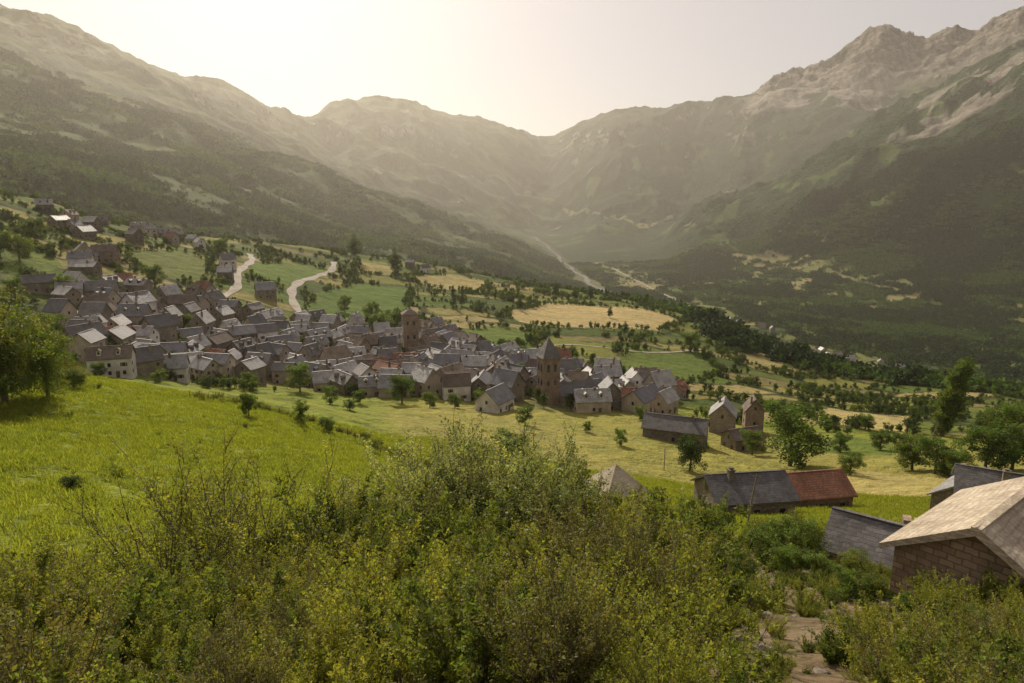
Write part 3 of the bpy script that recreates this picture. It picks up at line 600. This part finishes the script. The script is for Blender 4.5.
def house(x,y,L,W,H,rot,roof,wall,pitch=38,name='stone_house',rd=random,chim=1,z=None,win=1.,dormer=False):
    z=float(hgt(x,y)) if z is None else z
    e=empty(name,x,y,z,rot); tp=math.tan(math.radians(pitch)); o=.45
    b=MB(); b.ext([(-W/2,-5),(W/2,-5),(W/2,H),(0,H+W/2*tp),(-W/2,H)][::-1],-L/2,L/2); b.build('walls',[wall],e)
    b=MB(); t=.26; ez=H-o*tp; rz=H+W/2*tp
    ns=6
    for i in range(ns):
        x0=-L/2-o+(L+2*o)*i/ns;x1=-L/2-o+(L+2*o)*(i+1)/ns
        s0=-.18*math.sin(math.pi*i/ns);s1=-.18*math.sin(math.pi*(i+1)/ns)
        for sd in(1,-1):
            yy=sd*(W/2+o)
            v=[(x0,yy,ez+.02),(x1,yy,ez+.02),(x1,0,rz+.02),(x0,0,rz+.02),(x0,yy,ez+t),(x1,yy,ez+t),(x1,0,rz+t+s1*.9+.12),(x0,0,rz+t+s0*.9+.12)]
            fs=[(0,3,2,1),(4,5,6,7),(0,1,5,4)]
            if i==0: fs.append((3,0,4,7))
            if i==ns-1: fs.append((1,2,6,5))
            if sd<0: fs=[f[::-1] for f in fs]
            b.add(v,fs)
    b.box((0,0,rz+t+.02),(L+2*o+.02,.34,.12)); b.build('roof',[roof],e)
    if dormer:
        b=MB()
        for sd in(-1,1):
            for dx in(-L*.22,L*.22):
                yy=sd*W*.3; zz=H+(W/2-W*.3)*tp
                b.box((dx,yy,zz+.35),(1.2,1.5,1.5),1); b.box((dx,yy+sd*.76,zz+.4),(.7,.06,.8),2)
                b.add([(dx-.8,yy-1,zz+1.11),(dx+.8,yy-1,zz+1.11),(dx+.8,yy+1,zz+1.11),(dx-.8,yy+1,zz+1.11),(dx,yy-1,zz+1.75),(dx,yy+1,zz+1.75)],[(0,3,2,1),(0,1,4),(2,3,5),(1,2,5,4),(3,0,4,5)],0)
        b.build('dormers',[roof,wall,M_win],e)
    b=MB(); windows(b,L,W,H,rd,win); b.build('windows_and_doors',[M_win,M_frame,M_wood],e)
    b=MB()
    for c in range(chim):
        cx=(rd.random()-.5)*L*.8; cy=(rd.random()-.5)*W*.5; top=rz+.5+.6*rd.random(); zb=H-.2
        b.box((cx,cy,(zb+top)/2),(.75,.7,top-zb)); b.box((cx,cy,top+.1),(.95,.9,.14)); b.box((cx,cy,top+.32),(.5,.45,.3))
    b.build('chimney',[W_ST],e); return e
rd=random.Random(5)
roofs=[SL_L]*13+[SL_D]*6+[TILE_R]*1+[TILE_B]*4; walls=[W_ST]*8+[W_WH]*2+[W_BE]*5
placed=[]
def tryhouse(x,y,mind,scale=1.):
    for a,b in placed:
        if (a-x)**2+(b-y)**2<mind*mind: return False
    placed.append((x,y)); L=(8+5*rd.random())*scale;W=(6.5+2.5*rd.random())*scale;H=(4.2+3.4*rd.random())*scale
    rot=-.35+.25*math.sin(x*.03)+rd.choice([0,0,.8,math.pi/2,math.pi/2])+rd.uniform(-.4,.4)
    rf=rd.choice(roofs);wl=rd.choice(walls)
    house(x,y,L,W,H,rot,rf,wl,rd.uniform(36,50),'stone_house' if wl is W_ST else 'village_house',rd,rd.choice([0,1,1,2]),dormer=rd.random()<.25)
    if rd.random()<.3:
        xx=x+math.cos(rot+1.57)*(W*.55);yy=y+math.sin(rot+1.57)*(W*.55)
        house(xx,yy,L*.5,W*.6,H*.65,rot+1.57,rf,wl,36,'house_annex',rd,0)
    return True
def XY(u,v,rmin=4): h=hit(u,v,rmin); return h[0],h[1]
def sh(u,v,L,W,H,rotd,roof,wall,pitch=38,name='stone_house',**k):
    x,y=XY(u,v); placed.append((x,y)); return house(x,y,L,W,H,math.radians(rotd),roof,wall,pitch,name,rd,**k)
sh(742,511,11,8,3.2,8,SL_D,W_ST,30,'stone_barn'); sh(806,506,10.5,7.5,3.2,10,TILE_R,W_BR,32,'red_roofed_barn',chim=0)
sh(722,432,9,8,7,70,SL_L,W_ST,44);sh(752,432,6,6,8.5,80,TILE_B,W_BR,52);sh(742,448,10,7,4,20,TILE_B,W_ST,30,chim=0)
sh(675,440,17,8,4.,-22,SL_D,W_ST,36);sh(628,408,11,8,5,-10,TILE_R,W_BE,35);sh(648,405,9,7,4.5,60,SL_L,W_WH,45);sh(664,412,9,7,5,50,SL_L,W_BE,45)
sh(595,395,8,7,5,50,SL_L,W_BE,48)
sh(888,570,7.,5,1.6,-38,SL_D,W_ST,34,'slate_hut',chim=0,win=.4);sh(1000,600,7.6,5.6,2.6,38,STONE_R,W_BR,30,'stone_slab_house',chim=0);sh(1010,515,13,8,3.,-30,SL_D,W_ST,34);sh(968,510,9,7,2.6,40,SL_L,W_ST,34,chim=0)
sh(495,410,11,9,4.,60,SL_L,W_WH,42);sh(512,396,9,8,5,10,TILE_B,W_ST,36);sh(375,378,11,9,5.5,40,TILE_R,W_BE,38);sh(345,385,12,9,5.5,60,SL_L,W_BE,42)
sh(104,305,13,10,8,20,SL_D,W_ST,38);sh(140,320,12,10,9,70,SL_L,W_WH,42);sh(160,345,11,10,9,60,SL_D,W_ST,42);sh(86,275,14,8,5,0,SL_L,W_ST,32);sh(120,345,10,8,5,10,TILE_R,W_BE,30)
sh(181,372,16,9,4.5,20,SL_L,W_ST,30);sh(266,298,12,9,6,30,SL_L,W_ST,44);sh(228,268,10,9,7,40,SL_D,W_WH,40);sh(226,280,9,8,6,10,SL_L,W_ST,40);sh(106,262,14,10,7,10,TILE_B,W_BR,35);sh(40,292,14,9,5,40,SL_D,W_ST,35)
# roofless ruin of rubble walls beside the slab-roofed house
def ruin(u,v,L,W,rotd):
    x,y=XY(u,v); e=empty('ruined_stone_building',x,y,float(hgt(x,y)),math.radians(rotd)); b=MB()
    for ax,(ln,off) in enumerate(((L,W/2),(L,-W/2),(W,L/2),(W,-L/2))):
        n=int(ln/.45); hh=1.6+1.2*rd.random()
        for i in range(n):
            t=-ln/2+(i+.5)*ln/n; hh=max(.5,min(3.4,hh+rd.uniform(-.45,.45)))
            if ax==0 and abs(t-ln*.15)<.6: continue
            th=.55+rd.uniform(-.05,.05)
            if ax<2: b.box((t,off,hh/2-1),(ln/n-.004,th,hh+2))
            else: b.box((off,t,hh/2-1),(th-.02,ln/n-.004,hh+2.01))
    b.build('rubble_walls',[W_BR],e)
    b=MB()
    for i in range(5): b.box((-L*.4+i*L*.2,rd.uniform(-.3,.3),1.6+rd.uniform(-.3,.3)),(.16,W*.96,.16))
    b.build('fallen_rafters',[M_wood],e)
    bx_=np.array([x+rd.gauss(0,2.2) for _ in range(120)]);by_=np.array([y+rd.gauss(0,2.2) for _ in range(120)])
    scatter('rubble_heap',bx_,by_,np.array([.15+.4*rd.random() for _ in range(120)]),STN,-.02)
ruin(948,574,5.5,4.2,-30)
for u,v in((60,228),(75,232),(92,230),(100,226),(70,222),(140,232),(150,236),(165,238),(178,240),(193,243),(200,250),(82,270),(135,243),(172,244),(45,212),(85,238),(205,300),(85,262),(410,268),(425,272)):
    x,y=XY(u,v); tryhouse(x,y,7)
for x,y in HAM: tryhouse(float(x),float(y),12,1.4)
cx,cy,_,_=hit(548,404); tx_,ty_,_,_=hit(411,352)
for wi,w in enumerate(VILL):
    lo=w.min(0);hi=w.max(0);c=0
    for t in range(9000):
        x=rd.uniform(lo[0],hi[0]);y=rd.uniform(lo[1],hi[1])
        if not inpoly(np.array([x]),np.array([y]),w)[0]: continue
        if math.hypot(x-cx,y-cy)<12 or math.hypot(x-cx-14,y-cy-4)<12 or (y<cy and abs(x-cx)<14): continue
        if math.hypot(x-tx_,y-ty_)<10 or (0<ty_-y<26 and abs(x-tx_*(y/ty_))<9): continue
        if fbm(np.array([x/26]),np.array([y/26]),2,404)[0]>.33: continue
        if tryhouse(x,y,10.8 if wi==0 else 13): c+=1
    print('houses',c)
vp=[p for p in placed]; r=np.random.default_rng(3); tx=[];ty=[]
for w in VILL[:1]:
    for t in range(2500):
        x=rd.uniform(w[:,0].min(),w[:,0].max());y=rd.uniform(w[:,1].min(),w[:,1].max())
        if inpoly(np.array([x]),np.array([y]),w)[0] and min((x-a)**2+(y-b)**2 for a,b in vp)>36: tx.append(x);ty.append(y)
if tx: scatter('garden_trees',np.array(tx[:200]),np.array(ty[:200]),.38+.4*r.random(len(tx[:200])),coll('garden_source',low),.1)
x,y,z,r_=hit(548,404); H=r_*sight(548,337)[1]-z; e=empty('church',x,y,z,math.radians(20)); w=6.6; hs=H*.70
b=MB();b.box((0,0,hs/2-2.5),(w,w,hs+5));b.box((0,0,hs*.62),(w+.25,w+.25,.3));b.box((0,0,hs*.35),(w+.2,w+.2,.25));b.box((0,0,hs+.16),(w+.6,w+.6,.35));b.build('tower_walls',[W_BR],e)
b=MB();b.pyr((0,0,hs+.36),w+1.,w+1.,H-hs-.3);b.box((0,0,H+.4),(.1,.1,1.4));b.box((0,0,H+.75),(.7,.1,.1));b.build('spire',[SL_D],e)
b=MB()
for sx,sy in((1,0),(-1,0),(0,1),(0,-1)):
    for k in(-1,1):
        for zz,hh in((hs*.80,2.4),(hs*.49,1.5)):
            ox=sx*(w/2+.02)+(k*1.35 if sy else 0);oy=sy*(w/2+.02)+(k*1.35 if sx else 0)
            b.box((ox,oy,zz),((.12 if sx else 1.1),(.12 if sy else 1.1),hh)); b.box((ox,oy,zz+hh/2+.22),((.11 if sx else .7),(.11 if sy else .7),.45))
b.build('belfry_openings',[M_win],e)
b=MB();t=math.tan(math.radians(38));b.ext([(-4.6,-5),(4.6,-5),(4.6,4),(0,4+4.6*t),(-4.6,4)][::-1],3.4,22);b.build('nave_walls',[W_ST],e)
b=MB()
b.ext([(-5.1,3.63),(0,4.02+4.6*t),(5.1,3.63),(5.1,3.93),(0,4.35+4.6*t),(-5.1,3.93)],3.35,22.5);b.build('nave_roof',[SL_D],e)
b=MB()
for i in range(4):
    for sd in(-1,1): b.box((6+4.2*i,sd*4.62,2.4),(.9,.12,1.7))
b.build('nave_windows',[M_win],e)
x,y,z,r_=hit(411,352); H=r_*sight(411,309)[1]-z; e=empty('stone_tower',x,y,z,math.radians(14)); w=8.4
b=MB();b.box((0,0,H*.44-2),(w,w,H*.88+4));b.box((0,0,H*.5),(w+.2,w+.2,.3));b.box((0,0,H*.89),(w+.5,w+.5,.4));b.build('walls',[W_BR],e)
b=MB();b.pyr((0,0,H*.89+.2),w+1.2,w+1.2,H*.12);b.build('roof',[TILE_B],e)
b=MB()
for sx,sy in((1,0),(-1,0),(0,1),(0,-1)):
    for k in(-1,1):
        for zz in(H*.70,H*.38): b.box((sx*(w/2+.02)+(k*1.7 if sy else 0),sy*(w/2+.02)+(k*1.7 if sx else 0),zz),((.12 if sx else 1.2),(.12 if sy else 1.2),2.1))
b.build('openings',[M_win],e)
x,y,z,r_=hit(615,500); e=empty('pyramid_roof_hut',x,y,z,.4); b=MB(); b.box((0,0,0.),(5.2,5.2,3.6));b.build('walls',[W_ST],e)
b=MB(); b.pyr((0,0,1.82),6.6,6.6,3.1);b.build('roof',[STONE_R],e)
b=MB();b.box((0,-2.65,.7),(1.1,.14,1.8));b.build('door',[M_wood],e)
def pole(u,v,h,tl):
    x,y,z,r=hit(u,v); tv,tq=tubes([((0,0,-.4),(tl*h*.5,0,h*.5),.12,.11),((tl*h*.5,0,h*.5),(tl*h,0.02,h),.11,.09),((tl*h-.5,0,h-.3),(tl*h+.5,0,h-.3),.04,.04)],8)
    me=mesh_np('wooden_pole',tv,tq);me.materials.append(M_frame);o=link(bpy.data.objects.new('wooden_pole',me));o.location=(x,y,z)
pole(747,524,6,.12);pole(922,588,4.5,.15);pole(664,470,5,0)
def fence(px):
    pts=[hit(u,v)[:2] for u,v in px];segs=[];prev=None
    for (x0,y0),(x1,y1) in zip(pts[:-1],pts[1:]):
        n=max(2,int(math.hypot(x1-x0,y1-y0)/3.))
        for i in range(n):
            x=x0+(x1-x0)*i/n;y=y0+(y1-y0)*i/n;z=float(hgt(x,y)); segs.append(((x,y,z-.2),(x+.03,y,z+1.25),.06,.05))
            if prev:
                for hh in(.6,1.1): segs.append(((prev[0],prev[1],prev[2]+hh),(x,y,z+hh),.015,.015))
            prev=(x,y,z)
    tv,tq=tubes(segs,5);me=mesh_np('wire_fence',tv,tq);me.materials.append(M_wood);link(bpy.data.objects.new('wire_fence',me))
fence([(190,398),(260,410),(340,432),(400,462)])
P0=poly_world([(190,396),(260,408),(330,428),(380,446),(410,466),(470,470)]); bx=[];by=[]
for (a0,b0),(a1,b1) in zip(P0[:-1],P0[1:]):
    for i in range(26): t=rd.random(); bx.append(a0+(a1-a0)*t+rd.gauss(0,1.1)); by.append(b0+(b1-b0)*t+rd.gauss(0,1.1))
scatter('meadow_edge_bushes',np.array(bx),np.array(by),.25+.35*r.random(len(bx)),coll('bank_source',FORE),.1)
def ribbon(name,P0,w,m,off):
    P0=np.array(P0); pts=[]
    for i in range(len(P0)-1):
        n=max(3,int(np.hypot(*(P0[i+1]-P0[i]))/(w*.8)))
        a=P0[max(i-1,0)];b_=P0[i];c=P0[i+1];d=P0[min(i+2,len(P0)-1)]
        for t in np.arange(n)/n: pts.append(.5*((2*b_)+(c-a)*t+(2*a-5*b_+4*c-d)*t*t+(3*b_-a-3*c+d)*t**3))
    pts.append(P0[-1]);pts=np.array(pts);tg=np.gradient(pts,axis=0);tg/=np.linalg.norm(tg,axis=1,keepdims=True)+1e-9
    nn=np.stack([-tg[:,1],tg[:,0]],1); V=[];k=5
    if w>15: pts=pts+nn*(np.sin(np.arange(len(pts))*.22)*w*.6)[:,None]
    wv=w*(1+.25*np.sin(np.arange(len(pts))*.7))*(1 if w>15 else .95)
    for j in range(k):
        q=pts+nn*(wv*(j/(k-1)-.5))[:,None]; V.append(np.stack([q[:,0],q[:,1],hgt(q[:,0],q[:,1])+off],1))
    V=np.stack(V,1).reshape(-1,3); n=len(pts); Qs=[(i*k+j,i*k+j+1,(i+1)*k+j+1,(i+1)*k+j) for i in range(n-1) for j in range(k-1)]
    me=mesh_np(name,V,Qs,4,None,True);me.materials.append(m);link(bpy.data.objects.new(name,me))
ribbon('country_road',ROAD1,6,M_road,.3)
ribbon('country_road',ROAD2,5.5,M_road,.3)
ribbon('country_road',poly_world([(480,360),(560,345),(640,352),(700,350)]),2.5,M_road,.25)
ribbon('country_road',VROAD,7,M_road,2.)
ribbon('river',RIV,22,M_riv,3.)

# ------------------------------------------------------------ valley air (real haze volume)
b=MB(); b.box((0,5500,150),(34000,20000,1500)); m,nt,o=mat('valley_haze')
vs=N(nt,'ShaderNodeVolumeScatter',Density=5.2e-5,Anisotropy=.55); vs.inputs['Color'].default_value=(1.,.93,.83,1); nt.links.new(vs.outputs[0],o.inputs['Volume'])
me=bpy.data.meshes.new('haze');me.from_pydata(b.v,[],b.f);me.materials.append(m);link(bpy.data.objects.new('atmospheric_haze',me))

w=bpy.data.worlds.new('World');scene.world=w;w.use_nodes=True;nt=w.node_tree
sk=nt.nodes.new('ShaderNodeTexSky');sk.sky_type='NISHITA';sk.sun_disc=False;sk.sun_elevation=SUN_EL;sk.sun_rotation=SUN_AZ;sk.dust_density=2.;sk.air_density=.8;sk.ozone_density=.6
bg=nt.nodes['Background'];sc_=mixc(nt,.66,sk.outputs[0],(6.8,5.75,4.95));nt.links.new(sc_,bg.inputs[0]);bg.inputs[1].default_value=.1
sd=bpy.data.lights.new('sun','SUN');sd.energy=5.;sd.angle=math.radians(.6);sd.color=(1,.88,.69)
so=link(bpy.data.objects.new('sun',sd)); Ld=Vector((math.sin(SUN_AZ)*math.cos(SUN_EL),math.cos(SUN_AZ)*math.cos(SUN_EL),math.sin(SUN_EL)))
so.rotation_euler=Ld.to_track_quat('Z','Y').to_euler(); so.location=(0,0,50)
cd=bpy.data.cameras.new('camera');cd.sensor_width=36;cd.lens=F/1024*36;cd.clip_start=.1;cd.clip_end=60000
co=link(bpy.data.objects.new('camera',cd));co.location=(0,0,0);co.rotation_euler=(math.pi/2-P,0,0);scene.camera=co
scene.view_settings.view_transform='Standard';scene.view_settings.look='None';scene.view_settings.exposure=0
print('done',time.time()-T0)
